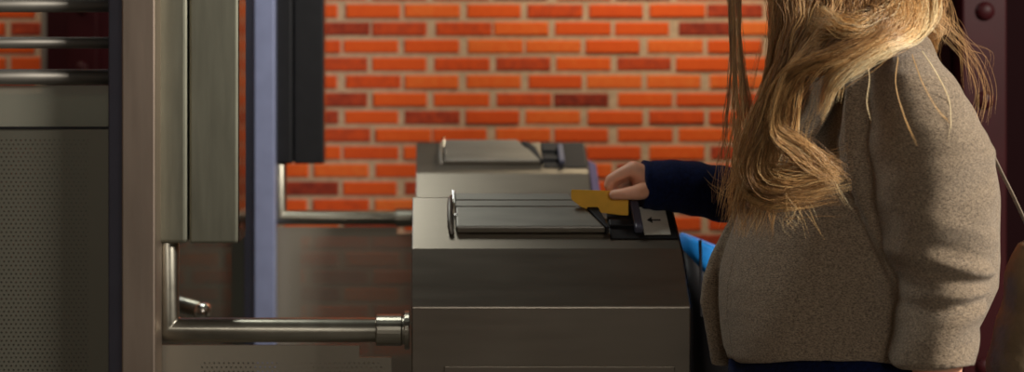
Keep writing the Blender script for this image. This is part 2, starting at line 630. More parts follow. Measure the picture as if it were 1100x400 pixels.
def ticket_gate(y):
    r = empty('ticket_gate', (0, y, 0))
    bm = bmesh.new()
    prof = [p for p in PROF]
    prof[0] = (0, .62)
    prof[-1] = (.475, .62)
    for x in (GX0, GX1):
        pass
    a = [bm.verts.new((GX0, p[0], p[1])) for p in prof]
    b = [bm.verts.new((GX1, p[0], p[1])) for p in prof]
    n = len(prof)
    for i in range(n):
        bm.faces.new((a[i], a[(i + 1) % n], b[(i + 1) % n], b[i]))
    bm.faces.new(a); bm.faces.new(b)
    fin('hood', bm, M['hood'], r, bevel=.0022)
    bm = bmesh.new()
    box(bm, (GX0 + .012, .012, 0.06), (GX1 - .012, .463, .62))
    fin('pedestal', bm, M['hood'], r, bevel=.003)
    bm = bmesh.new()
    box(bm, (GX0 + .002, .004, 0), (GX1 - .002, .471, .06))
    fin('foot_plate', bm, M['dark'], r, bevel=.003)
    bm = bmesh.new()
    zt = CAMZ - (394 - 43) / 650
    box(bm, (gx(477, 2), -.002, .64), (gx(725, 2), .004, zt))
    fin('access_door', bm, M['hood'], r, bevel=.001)
    # lid over the ticket transport
    lx0, lx1 = gx(489), gx(650)
    bm = bmesh.new()
    slab(bm, lx0, (lx1 - .004, gx(628)), .28, .70, 0, .015)
    fin('lid', bm, M['steel'], r, bevel=.004, bseg=3)
    bm = bmesh.new()
    slab(bm, lx0, (gx(626), gx(620)), .715, .84, 0, .012)
    slab(bm, lx0, (gx(619), gx(612)), .86, 1.0, 0, .010)
    fin('lid_slats', bm, M['steel'], r, bevel=.0015)
    bm = bmesh.new()
    q = []
    for l in (0, .0165):
        for x, t in ((lx1 - .0038, .27), (lx1 + .002, .27), (gx(642), .70), (gx(629), .90), (gx(618) + .0004, .90), (gx(628) + .0004, .70)):
            q.append(bm.verts.new(facet_point(x, t, l)))
    bm.faces.new(q[:6]); bm.faces.new(q[6:])
    for k in range(6):
        bm.faces.new((q[k], q[(k + 1) % 6], q[6 + (k + 1) % 6], q[6 + k]))
    fin('lid_end', bm, M['dark'], r, bevel=.002)
    # hinge clip on the lid's end
    bm = bmesh.new()
    pts = [facet_point(lx0 - .007, .25, .002), facet_point(lx0 - .010, .33, .013), facet_point(lx0 - .010, .55, .018), facet_point(lx0 - .009, .78, .016), facet_point(lx0 - .006, .95, .006)]
    tube(bm, spline(pts, 5), .0045, 10)
    fin('hinge_clip', bm, M['steel'], r, smooth=True)
    bm = bmesh.new()
    slab(bm, lx0 - .004, lx0 + .0015, .76, 1.03, .0, .014)
    slab(bm, lx0 - .002, lx0 + .004, .50, .56, .008, .0155)
    fin('hinge_edge', bm, M['bright'], r, bevel=.001)
    # reader with its slot, black surround and arrow plate
    bm = bmesh.new()
    slab(bm, lx1 + .003, (GX1 - .002, GX1 - .002), .17, .97, 0, .0025)
    fin('reader_plate', bm, M['black'], r, bevel=.001)
    bm = bmesh.new()
    slab(bm, lx1 + .004, gx(679), .38, .50, .0025, .008)
    slab(bm, lx1 + .004, gx(679), .66, .90, .0025, .008)
    fin('slot_rail', bm, M['dark'], r, bevel=.002)
    bm = bmesh.new()
    slab(bm, gx(678), gx(687), .26, .80, .0025, .017)
    fin('slot_mouth', bm, M['slotgrey'], r, bevel=.003)
    bm = bmesh.new()
    slab(bm, gx(688), gx(716), .23, .76, .0025, .005)
    p = fin('arrow_plate', bm, M['label'], r, bevel=.001, label='pale grey plate with a black arrow')
    bm = bmesh.new()
    cx = gx(701)
    for poly in ([(-.012, .50), (-.003, .44), (-.003, .56)], [(-.004, .488), (.012, .488), (.012, .512), (-.004, .512)]):
        bot = [bm.verts.new(facet_point(cx + q[0], q[1], .0045)) for q in poly]
        top = [bm.verts.new(facet_point(cx + q[0], q[1], .0056)) for q in poly]
        bm.faces.new(bot); bm.faces.new(top)
        k = len(poly)
        for i in range(k):
            bm.faces.new((bot[i], bot[(i + 1) % k], top[(i + 1) % k], top[i]))
    fin('arrow', bm, M['ink'], p, label='black arrow')
    # black end cap and bright corner edges
    bm = bmesh.new()
    e = [(q[0], q[1]) for q in prof]
    ins = .010
    cy = .2375
    e2 = [(q[0] + (ins if q[0] < cy else -ins), q[1] - (ins if q[1] > .7 else -ins)) for q in e]
    a = [bm.verts.new((GX1 - .001, q[0], q[1])) for q in e2]
    b = [bm.verts.new((GX1 + .006, q[0], q[1])) for q in e2]
    for i in range(n):
        bm.faces.new((a[i], a[(i + 1) % n], b[(i + 1) % n], b[i]))
    bm.faces.new(a); bm.faces.new(b)
    fin('end_cap', bm, M['black'], r, bevel=.002)
    return r



def copy_tree(o, parent=None):
    c = o.copy()
    col.objects.link(c)
    c.parent = parent
    for ch in list(o.children):
        copy_tree(ch, c)
    return c


gate = ticket_gate(2.0)
tag(gate, 'dark steel ticket gate cabinet with arrow plate and hinged lid, yellow card at its slot', 'ticket gate', 'ticket gate cabinets')
gate2 = copy_tree(gate)
gate2.location.y = 3.165
for c in list(gate2.children):
    if c.name.startswith('arrow_plate'):
        for d in list(c.children):
            bpy.data.objects.remove(d)
        bpy.data.objects.remove(c)
bm = bmesh.new()
hp = [(.02, TZ - .145), (.07, TZ - .10), (.135, TZ - .045), (.22, TZ - .045), (.30, TZ - .10), (.30, TZ - .145)]
a = [bm.verts.new((GX1 + .0065, q[0], q[1])) for q in hp]
b = [bm.verts.new((GX1 + .030, q[0] + .004, q[1] - .012)) for q in hp]
for i in range(6):
    bm.faces.new((a[i], a[(i + 1) % 6], b[(i + 1) % 6], b[i]))
bm.faces.new(a); bm.faces.new(b)
fin('side_hood', bm, M['hoodglass'], gate2, bevel=.003, label='glossy purple grey side hood')
tag(gate2, 'blurred steel ticket gate cabinet in the next lane, against the brick wall', 'ticket gate', 'ticket gate cabinets')


# ---------------------------------------------------------------- barriers beside the cabinets
S1 = F / 2.1


def bx(px):
    return (px - 455) / S1


def bz(py):
    return CAMZ - (py - 43) / S1


M['perf_kick'] = perforated('perforated_kick_plate', (120, 118, 106), .0085, .0030, (bx(212), bx(412), bz(393)))
M['perf_panel'] = perforated('perforated_fence_panel', (105, 104, 92), .0085, .0027, (-3, bx(88), bz(150)))


def barrier(dark_post=False):
    r = empty('barrier_gate', (bx(148), 2.1, 0))
    ox, oy = bx(148), 2.1

    def B(bm, x0, x1, y0, y1, z0, z1):
        return box(bm, (x0 - ox, y0 - oy, z0), (x1 - ox, y1 - oy, z1))
    bm = bmesh.new(); B(bm, (130.5 - 455) * 2.055 / F, (166.5 - 455) * 2.055 / F, 2.055, 2.112, .012, 2.3)
    fin('post', bm, M['steel_warm'], r, bevel=.003)
    bm = bmesh.new(); B(bm, bx(132), bx(178), 2.03, 2.15, 0, .012)
    fin('base_plate', bm, M['dark'], r, bevel=.002)
    bm = bmesh.new(); B(bm, bx(168.5), bx(201), 2.10, 2.185, bz(262), 2.15)
    fin('narrow_panel', bm, M['steel_v'], r, bevel=.007, bseg=3)
    bm = bmesh.new(); B(bm, bx(203), bx(255.8), 2.10, 2.182, bz(262), 2.15)
    fin('wide_panel', bm, M['steel_v'], r, bevel=.005, bseg=3)
    bm = bmesh.new(); B(bm, bx(255.5), bx(256.6), 2.104, 2.18, bz(261), 2.148)
    fin('edge_strip', bm, M['mirror'], r)
    bm = bmesh.new(); B(bm, bx(162), bx(168.8), 2.115, 2.17, bz(262), 2.15)
    B(bm, bx(200.5), bx(203.5), 2.125, 2.17, bz(262) + .004, 2.15)
    fin('joint', bm, M['dark'], r)
    # bent rail tube
    vx, D, rz = bx(175), 2.135, bz(360)
    bm = bmesh.new()
    th = [2 * math.pi * k / 28 for k in range(28)]
    r_ = .0212
    loft(bm, [[(vx - ox + r_ * math.cos(t), D - oy + r_ * math.sin(t), bz(255)) for t in th],
              [(vx - ox + r_ * math.cos(t), D - oy + r_ * math.sin(t), rz + r_ * math.cos(t)) for t in th],
              [(bx(405) - ox, D - oy + r_ * math.sin(t), rz + r_ * math.cos(t)) for t in th]])
    fin('rail_tube', bm, M['tube'], r, smooth=True, bevel=.003)
    bm = bmesh.new()
    cpts = [(403, .0212), (403.2, .0262), (404, .0272), (431, .0272), (431.5, .025), (434, .025), (434.2, .033), (439.5, .033)]
    tube(bm, [(bx(q[0]) - ox, D - oy, rz) for q in cpts], [q[1] for q in cpts], 28)
    fin('collar', bm, M['tube'], r, bevel=.0008)
    # kick plate with notch
    bm = bmesh.new()
    out = [(bx(170), bz(376)), (bx(385), bz(376)), (bx(385), bz(389)), (bx(420), bz(389)), (bx(420), .22), (bx(170), .22)]
    a = [bm.verts.new((x - ox, 2.13 - oy, z)) for x, z in out]
    b = [bm.verts.new((x - ox, 2.134 - oy, z)) for x, z in out]
    for i in range(6):
        bm.faces.new((a[i], a[(i + 1) % 6], b[(i + 1) % 6], b[i]))
    bm.faces.new(a); bm.faces.new(b)
    kp = fin('kick_plate', bm, M['perf_kick'], r)
    return r


# object-space textures on the kick plate use the barrier's origin: shift the borders to match
M['perf_kick'] = perforated('perforated_kick_plate', (168, 160, 144), .0085, .0016, (bx(212) - bx(148), bx(410) - bx(148), bz(394)))
bar1 = barrier()
tag(bar1, 'sharp steel barrier with two hanging flat panels and bent tube, in front of its twin', 'barrier', 'barriers between ticket gates')
bar2 = copy_tree(bar1)
bar2.location.y = 3.45
bar2.location.x += .037
tag(bar2, 'blurred steel barrier with bluish sheen painted on its post and short dark panels close to the brick wall', 'barrier', 'barriers between ticket gates')
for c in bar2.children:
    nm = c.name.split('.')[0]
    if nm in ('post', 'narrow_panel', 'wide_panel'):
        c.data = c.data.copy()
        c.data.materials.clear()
        c.data.materials.append(M['bluesheen'] if nm == 'post' else M['dark'])
        c['label'] = 'post with painted bluish sheen' if nm == 'post' else 'dark flat panel'


def fence():
    ox, oy = bx(122), 2.14
    r = empty('fence_section', (ox, oy, 0))

    def B(bm, x0, x1, y0, y1, z0, z1):
        return box(bm, (x0 - ox, y0 - oy, z0), (x1 - ox, y1 - oy, z1))
    bm = bmesh.new(); B(bm, bx(112), bx(131), 2.125, 2.165, 0, 2.3)
    fin('post', bm, M['postgrey'], r, bevel=.003)
    bm = bmesh.new(); B(bm, -1.34, -1.30, 2.125, 2.165, 0, 2.3)
    fin('post', bm, M['postgrey'], r, bevel=.003)
    for py, rr in ((4.5, 8.2), (46, 6.5), (83.5, 8.6), (-45, 7)):
        bm = bmesh.new()
        tube(bm, [(-1.31 - ox, 2.145 - oy, bz(py)), (bx(113) - ox, 2.145 - oy, bz(py))], rr / S1, 18)
        fin('rail', bm, M['steel'], r, smooth=True)
    bm = bmesh.new(); B(bm, -1.302, bx(111.5), 2.15, 2.156, bz(140), bz(93))
    fin('frosted_pane', bm, M['frosted'], r)
    bm = bmesh.new(); B(bm, -1.302, bx(113), 2.140, 2.143, .12, bz(139))
    fin('perforated_panel', bm, M['perf_panel'], r)
    bm = bmesh.new(); B(bm, -1.302, bx(113), 2.136, 2.147, bz(140.5), bz(138))
    fin('panel_rim', bm, M['dark'], r)
    return r


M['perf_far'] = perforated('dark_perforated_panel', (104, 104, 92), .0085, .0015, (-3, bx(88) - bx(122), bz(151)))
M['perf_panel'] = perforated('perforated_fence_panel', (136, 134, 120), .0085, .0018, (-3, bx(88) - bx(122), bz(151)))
fe1 = fence()
tag(fe1, 'steel fence with round horizontal bars above a perforated panel, at the frame edge', 'fence')
fe2 = copy_tree(fe1)
fe2.location.y = 3.50
fe2.location.x += .037
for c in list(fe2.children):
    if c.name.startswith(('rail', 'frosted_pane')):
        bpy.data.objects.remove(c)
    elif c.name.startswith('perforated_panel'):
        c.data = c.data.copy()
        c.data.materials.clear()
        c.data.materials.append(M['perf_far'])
for c in bar2.children:
    if c.name.startswith('collar'):
        c.location.x -= .034
tag(fe2, 'blurred steel fence in the next lane, its dark post beside the post with painted bluish sheen', 'fence')

# stub-ended handrail between the lanes
a, b = P(217, 334, 2.6), P(120, 306, 2.95)
hr = empty('handrail', (b.x, b.y, 0))
org = Vector((b.x, b.y, 0))
bm = bmesh.new()
tube(bm, [a - org, b - org], .0175, 20)
fin('rail_bar', bm, M['tube'], hr, smooth=True)
bm = bmesh.new()
ball(bm, a - org + (a - b).normalized() * .004, .0195, 20)
fin('end_ball', bm, M['bright'], hr, smooth=True, label='bright round end')
bm = bmesh.new()
tube(bm, [b - org, (0, 0, 0)], .018, 20)
fin('rail_post', bm, M['tube'], hr, smooth=True)
tag(hr, 'round steel handrail with a bright ball end, showing through beneath the hanging panels', 'handrail')

# ---------------------------------------------------------------- the person
CD = 1.88                      # depth of the torso's axis
TS = F / CD


def T(px, py, D=CD):
    return P(px, py, D)


def ell(px0, px1, py, b, D=CD, n=48, p=2.3, dy=0., hem=0.):
    """superellipse ring of half depth b whose width reads px0 to px1 from the viewpoint"""
    z = T(0, py, D).z
    t = np.arange(n) * 2 * math.pi / n
    ct, st_ = np.cos(t), np.sin(t)
    ex = np.sign(ct) * np.abs(ct) ** (2 / p)
    y = D + dy + b * np.sign(st_) * np.abs(st_) ** (2 / p)
    cx = ((px0 + px1) / 2 - 455) * D / F
    a = (px1 - px0) / 2 * D / F
    for _ in range(12):
        px = 455 + (cx + a * ex) * F / y
        e0, e1 = px0 - px.min(), px1 - px.max()
        cx += (e0 + e1) / 2 * D / F
        a = max(a + (e1 - e0) / 2 * D / F * .9, .004)
    dz = hem * (py - 43) / F * np.abs(y - D)      # hem rides up at the sides of the body
    return [(cx + a * k, yy, z + q) for k, yy, q in zip(ex, y, dz)]


# body: one continuous surface, head to feet, five fingers on each hand
def body():
    bm = bmesh.new()
    hc = T(905, -95)
    # head
    tilt = math.radians(22)
    def H(x, y, z):   # head space: -x face, z up
        return hc + Vector((x * math.cos(tilt) - z * math.sin(tilt), y, x * math.sin(tilt) + z * math.cos(tilt)))
    ball(bm, H(.012, 0, .030), (.092, .074, .088), 24)
    ball(bm, H(-.028, 0, -.030), (.056, .056, .078), 20)
    capsule(bm, H(-.045, 0, -.088), H(-.062, 0, -.084), .024, .018)
    capsule(bm, H(-.074, 0, .012), H(-.100, 0, -.026), .008, .011)
    for s in (-1, 1):
        ball(bm, H(-.092, s * .010, -.030), .0075, 10)
        ball(bm, H(-.050, s * .038, -.022), (.026, .022, .026), 12)
        capsule(bm, H(-.070, s * .014, .028), H(-.062, s * .046, .026), .008, .007)
        for q in range(6):
            an = math.pi * 2 * q / 7
            ball(bm, H(.012 + .012 * math.cos(an), s * .077, -.008 + .024 * math.sin(an)), .0075, 8)
    capsule(bm, H(-.080, -.016, -.053), H(-.080, .016, -.053), .006, .006)
    capsule(bm, H(-.079, -.014, -.062), H(-.079, .014, -.062), .007, .007)
    # neck and trunk
    capsule(bm, H(.03, 0, -.05), T(948, 40), .052, .058)
    nb = T(945, 60)
    rings = [ell(900, 990, 42, .07), ell(885, 1000, 66, .10), ell(870, 1022, 95, .14), ell(850, 1030, 150, .155), ell(850, 1015, 220, .14), ell(845, 1010, 280, .135), ell(840, 1025, 340, .155), ell(840, 1030, 400, .165), ell(850, 1022, 450, .15)]
    loft(bm, rings)
    # legs
    for s, fx in ((-1, .02), (1, -.05)):
        hip = Vector((.70, CD + s * .085, .80))
        kn = Vector((.70 + fx, CD + s * .085, .47))
        an = Vector((.70 + fx * 1.6, CD + s * .09, .085))
        capsule(bm, hip, kn, .085, .058)
        capsule(bm, kn, an, .056, .036)
        capsule(bm, an + Vector((.015, 0, -.035)), an + Vector((-.135, 0, -.048)), .033, .024)
    # near arm hangs down
    sh, el, wr = T(980, 122, 1.72), T(1015, 300, 1.685), T(1000, 470, 1.66)
    capsule(bm, sh, el, .052, .040)
    capsule(bm, el, wr, .040, .026)
    pc = wr + Vector((-.006, 0, -.045))
    capsule(bm, wr, pc, .024, .030)
    for k in range(4):
        b0 = pc + Vector((.024 - .016 * k, .002 * k, -.020))
        L_ = (.058, .072, .076, .068)[3 - k] if False else (.056, .070, .075, .066)[k]
        b1 = b0 + Vector((-.004, .004, -L_ * .5))
        b2 = b1 + Vector((-.010, .012, -L_ * .45))
        capsule(bm, b0, b1, .0090, .0085, 10)
        capsule(bm, b1, b2, .0082, .0070, 10)
    t0 = wr + Vector((-.022, -.006, -.022))
    t1 = t0 + Vector((-.022, -.010, -.030))
    capsule(bm, wr + Vector((-.008, 0, -.008)), t0, .014, .012, 10)
    capsule(bm, t0, t1, .0115, .010, 10)
    capsule(bm, t1, t1 + Vector((-.004, .002, -.028)), .0095, .008, 10)
    # far arm reaches to the card
    sh2, el2, wr2 = T(965, 120, 2.04), T(850, 225, 2.16), P(706, 199, 2.157)
    capsule(bm, sh2, el2, .050, .038)
    capsule(bm, el2, wr2, .038, .026)
    q = lambda px, py, d: P(px, py, 2.13 + d)
    kx = 1 / 610
    # palm: a slab of knuckle-to-wrist bars (depth spreads over the four knuckles)
    kn = [(680.5, 182, .012), (682, 183, .030), (684, 186, .047), (687, 190, .061)]
    wrb = [(702, 194, .018), (702, 195, .028), (702, 197, .038), (703, 200, .046)]
    for a_, b_ in zip(kn, wrb):
        capsule(bm, q(*a_), q(*b_), .0155, .020, 12)
    capsule(bm, q(689, 192, .022), q(690, 202, .012), .018, .016, 12)
    # index: proximal, middle, tip
    def finger(pts, rr):
        for i in range(len(pts) - 1):
            capsule(bm, q(*pts[i]), q(*pts[i + 1]), rr[i], rr[i + 1], 12)
    finger([(680, 181, .010), (665.5, 187.5, .010), (656, 193, .011), (653.5, 199.5, .011)], [.0125, .0108, .0098, .0085])
    finger([(681, 184, .030), (664, 191, .026), (657, 198, .020), (655.5, 204, .014)], [.0125, .0108, .0095, .0085])
    finger([(684, 187, .047), (666, 195, .044), (661, 204, .034), (663, 210, .024)], [.0118, .0102, .009, .008])
    finger([(687, 191, .061), (672, 199, .060), (668, 208, .050), (672, 213, .040)], [.0105, .009, .008, .007])
    # thumb in front of the card
    finger([(697, 203, .008), (684, 207, -.012), (671, 208.5, -.0145), (659.5, 209.5, -.0125)], [.0185, .0135, .0108, .0092])
    return bm


bm = body()
person = remeshed('person', bm, .0032, M['skin'], None, 3)
tag(person, 'person with long blonde hair in a grey beige wool coat reaching to the ticket gate', 'person')

# coat: torso, near sleeve, overlapping side panel and far front flap in one cloth surface
torso = [(28, 925, 985, .075), (45, 890, 1000, .125), (62, 868, 1008, .16), (85, 850, 1027, .178), (120, 838, 1048, .172), (160, 822, 1065, .165), (205, 803, 1074, .163), (240, 790, 1076, .163), (270, 780, 1077, .165), (300, 773, 1074, .168), (330, 772, 1060, .170), (360, 774, 1046, .172), (389, 778, 1042, .174)]


def torso_ring(py):
    ys = [t[0] for t in torso]
    return [np.interp(py, ys, [t[k] for t in torso]) for k in (1, 2, 3)]


def torso_depth(px, py, lift=0.):
    a0, a1, b = torso_ring(py)
    cx, hw = (a0 + a1) / 2, (a1 - a0) / 2
    u = min(abs((px - cx) / hw), .985)
    return CD - b * (1 - u ** 2.3) ** (1 / 2.3) - lift


def coat():
    bm = bmesh.new()
    loft(bm, [ell(a0, a1, py, b, hem=min(1, max(0, (py - 290) / 90))) for py, a0, a1, b in torso])
    # near sleeve rings: (py, left px, right px, half depth, D)
    sl = [(50, 960, 992, .030, 1.76), (62, 940, 1008, .055, 1.735), (80, 931, 1024, .075, 1.72), (105, 928, 1041, .085, 1.71), (130, 929, 1055, .09, 1.705), (155, 930, 1068, .09, 1.70), (187, 931, 1071, .088, 1.70),
          (215, 936, 1072, .086, 1.70), (247, 944, 1072, .083, 1.70), (275, 953, 1067, .080, 1.70), (300, 960, 1063, .077, 1.70), (325, 963, 1059, .074, 1.695), (355, 959, 1056, .072, 1.69), (396, 955, 1049, .072, 1.685)]
    rings = []
    ys = [s[0] for s in sl]
    for py in np.arange(52, 396.5, 4):
        a0, a1, b, D = [np.interp(py, ys, [s[k] for s in sl]) for k in (1, 2, 3, 4)]
        D -= .022
        r = ell(a0, a1, py, b, D, 64, 2.1, hem=min(1, max(0, (py - 320) / 70)))
        cx, cy = float(np.mean([q[0] for q in r])), D
        out = []
        for k, p in enumerate(r):
            ang = 2 * math.pi * k / 64
            f = 0
            # elbow creases: slanting ripples
            for (yc, wd, am, sl_, ph) in ((278, 6, .0085, 10, 0), (292, 5.5, -.0075, 8, 0), (306, 6, .0080, -5, 0), (318, 5, -.007, -8, 0), (262, 7, -.005, 14, 0), (334, 8, .004, -8, 0), (160, 7, -.004, -10, 1), (236, 9, .003, 18, 0), (140, 14, .003, 20, 0)):
                c = yc + sl_ * math.cos(ang)
                g = math.exp(-((py - c) / wd) ** 2)
                wgt = (math.cos(ang) * .5 + .5) if ph else (.55 + .45 * math.cos(ang + .6))
                f += am * g * wgt
            f += .0018 * math.sin(py * .11 + 3 * ang) + .0012 * math.sin(py * .05 + 2 * ang + 1)
            d = Vector((p[0] - cx, p[1] - cy, 0))
            d = d * (1 + f / max(d.length, .01))
            out.append((cx + d.x, cy + d.y, p[2]))
        rings.append(out)
    loft(bm, rings)
    # side panel fold in front of the sleeve
    band = [(58, 925, 950, .006), (75, 912, 945, .009), (92, 906, 942, .012), (120, 902, 940, .016), (150, 901, 938, .018), (185, 906, 938, .018), (213, 916, 945, .016), (245, 929, 952, .014), (272, 942, 960, .012), (300, 954, 966, .009), (326, 962, 968, .005)]
    rings = []
    for py, a0, a1, b in band:
        Dm = torso_depth(920, py) - .004
        rings.append(ell(a0, a1, py, b, Dm, 24, 2.6))
    loft(bm, rings)
    # far front flap peeping out past the near edge
    fl = [(190, 802, 850, 1.95), (225, 788, 850, 1.96), (250, 776, 850, 1.97), (275, 764, 850, 1.97), (300, 755, 850, 1.97), (325, 751, 850, 1.97), (350, 756, 850, 1.97), (375, 762, 850, 1.97), (392, 765, 850, 1.97)]
    loft(bm, [ell(a0, a1, py, .016, D, 24, 2.6) for py, a0, a1, D in fl])
    # far shoulder and sleeve
    rr = []
    tube(bm, spline([T(960, 85, 2.00), T(925, 130, 2.09), T(880, 190, 2.14), T(850, 222, 2.15), T(825, 222, 2.15)], 5), [.06 + .02 * math.sin(math.pi * min(1, i / 12)) for i in range(21)], 24)
    return bm


def coat_post(co, no):
    # soft drape folds and the dip under the side panel
    x, y, z = co.T
    f = .0022 * np.sin(38 * x + 9 * z) * np.sin(11 * z + 4) + .0014 * np.sin(70 * x - 26 * z + 2)
    f *= (y < 2.0)
    co = co + no * f[:, None]
    px = 455 + co[:, 0] * F / co[:, 1]
    py = 43 + (CAMZ - co[:, 2]) * F / co[:, 1]
    cx = 886 + (py - 130) * .12
    g = np.exp(-((px - cx) / 13) ** 4) * np.exp(-((py - 140) / 52) ** 4) * (co[:, 1] < 1.84)
    co[:, 1] += .034 * g
    return co


bpy.context.view_layer.update()
coat_o = remeshed('coat', coat(), .0042, M['wool'], person, 2, 'grey beige wool coat', coat_post)

# lapel lying over the chest
rows = [(72, 850, 893), (85, 844, 898), (100, 838, 899), (118, 828, 893), (135, 822, 883), (155, 812, 868), (178, 804, 850), (202, 797, 828), (226, 789, 806)]
bm = bmesh.new()
g = []
def on_coat(px, py, lift):
    o = Vector((0, 0, CAMZ))
    d = (P(px, py, 1.) - o).normalized()
    hit, loc, nrm, _i = coat_o.ray_cast(o, d)
    if not hit:
        loc = T(px, py, torso_depth(px, py))
    return loc - d * lift


for py, a0, a1 in rows:
    g.append([bm.verts.new(on_coat(px, py, .014 + .010 * k / 11)) for k, px in enumerate(np.linspace(a0, a1, 12))])
for ra, rb in zip(g, g[1:]):
    for i in range(11):
        bm.faces.new((ra[i], ra[i + 1], rb[i + 1], rb[i]))
lp = fin('lapel', bm, M['wool'], person, smooth=True, label='wide coat lapel')
md = lp.modifiers.new('solid', 'SOLIDIFY'); md.thickness = .011; md.offset = 0
md = lp.modifiers.new('sub', 'SUBSURF'); md.levels = 2; md.render_levels = 2

# stitched seams
def seam(pts, rad=.0008):
    bm = bmesh.new()
    pp = [Vector(p) for p in spline(pts, 14)]
    for i in range(0, len(pp) - 1, 2):
        tube(bm, [pp[i], pp[i + 1]], rad, 6)
    return fin('seam', bm, M['thread'], person)


for dx in (3,):
    seam([on_coat(x + dx, y, .0004) for x, y in ((907, 96), (905, 120), (905, 150), (909, 185), (918, 213), (931, 245), (944, 272), (956, 300))])
seam([on_coat(x, y, .0004) for x, y in ((797, 250), (789, 275), (783, 300), (781, 330), (784, 360), (787, 380))])


# navy knit: tunic under the coat and the reaching sleeve
bm = bmesh.new()
loft(bm, [ell(850, 1030, 340, .15), ell(790, 1033, 380, .178), ell(782, 1036, 400, .182), ell(785, 1036, 440, .183), ell(788, 1034, 470, .18)])
pts = [P(689.5, 198.5, 2.157), P(700, 199, 2.157), P(720, 200, 2.157), P(745, 203, 2.158), P(775, 208, 2.16), P(805, 214, 2.16), P(850, 222, 2.155)]
tube(bm, spline(pts, 6), [(.0432 + .0068 * min(1, i / 24) + .0010 * math.sin(i * 1.1)) for i in range(37)], 32)
def knit_post(co, no):
    x, y, z = co.T
    f = .0016 * np.sin(95 * x + 40 * z) * np.sin(33 * x - 60 * z + 1)
    return co + no * f[:, None]
remeshed('sweater', bm, .004, M['navy'], person, 2, 'navy blue knitted sweater', knit_post)
bm = bmesh.new()
rings = [ell(800, 1030, 440, .17), ell(805, 1026, 480, .165)]
loft(bm, rings)
for s, fx in ((-1, .02), (1, -.05)):
    hip = Vector((.70, CD + s * .08, .78)); kn = Vector((.70 + fx, CD + s * .085, .47)); an = Vector((.70 + fx * 1.6, CD + s * .09, .11))
    tube(bm, [hip, kn, an], [.098, .072, .058], 28)
remeshed('trousers', bm, .006, M['navy'], person, 2, 'dark navy trousers')
for s, fx in ((-1, .02), (1, -.05)):
    an = Vector((.70 + fx * 1.6, CD + s * .09, 0))
    bm = bmesh.new()
    tube(bm, [an + Vector((.065, 0, .05)), an + Vector((.02, 0, .052)), an + Vector((-.06, 0, .045)), an + Vector((-.13, 0, .034)), an + Vector((-.175, 0, .028))], [.03, .047, .043, .036, .016], 20, squash=(1, .95))
    tube(bm, [an + Vector((.012, 0, .05)), an + Vector((.012, 0, .14))], .045, 20)
    def flat(co, no, _=None):
        co = co.copy(); co[:, 2] = np.maximum(co[:, 2], .0005); return co
    remeshed('shoe', bm, .005, M['shoe'], person, 2, 'black ankle boot', flat)


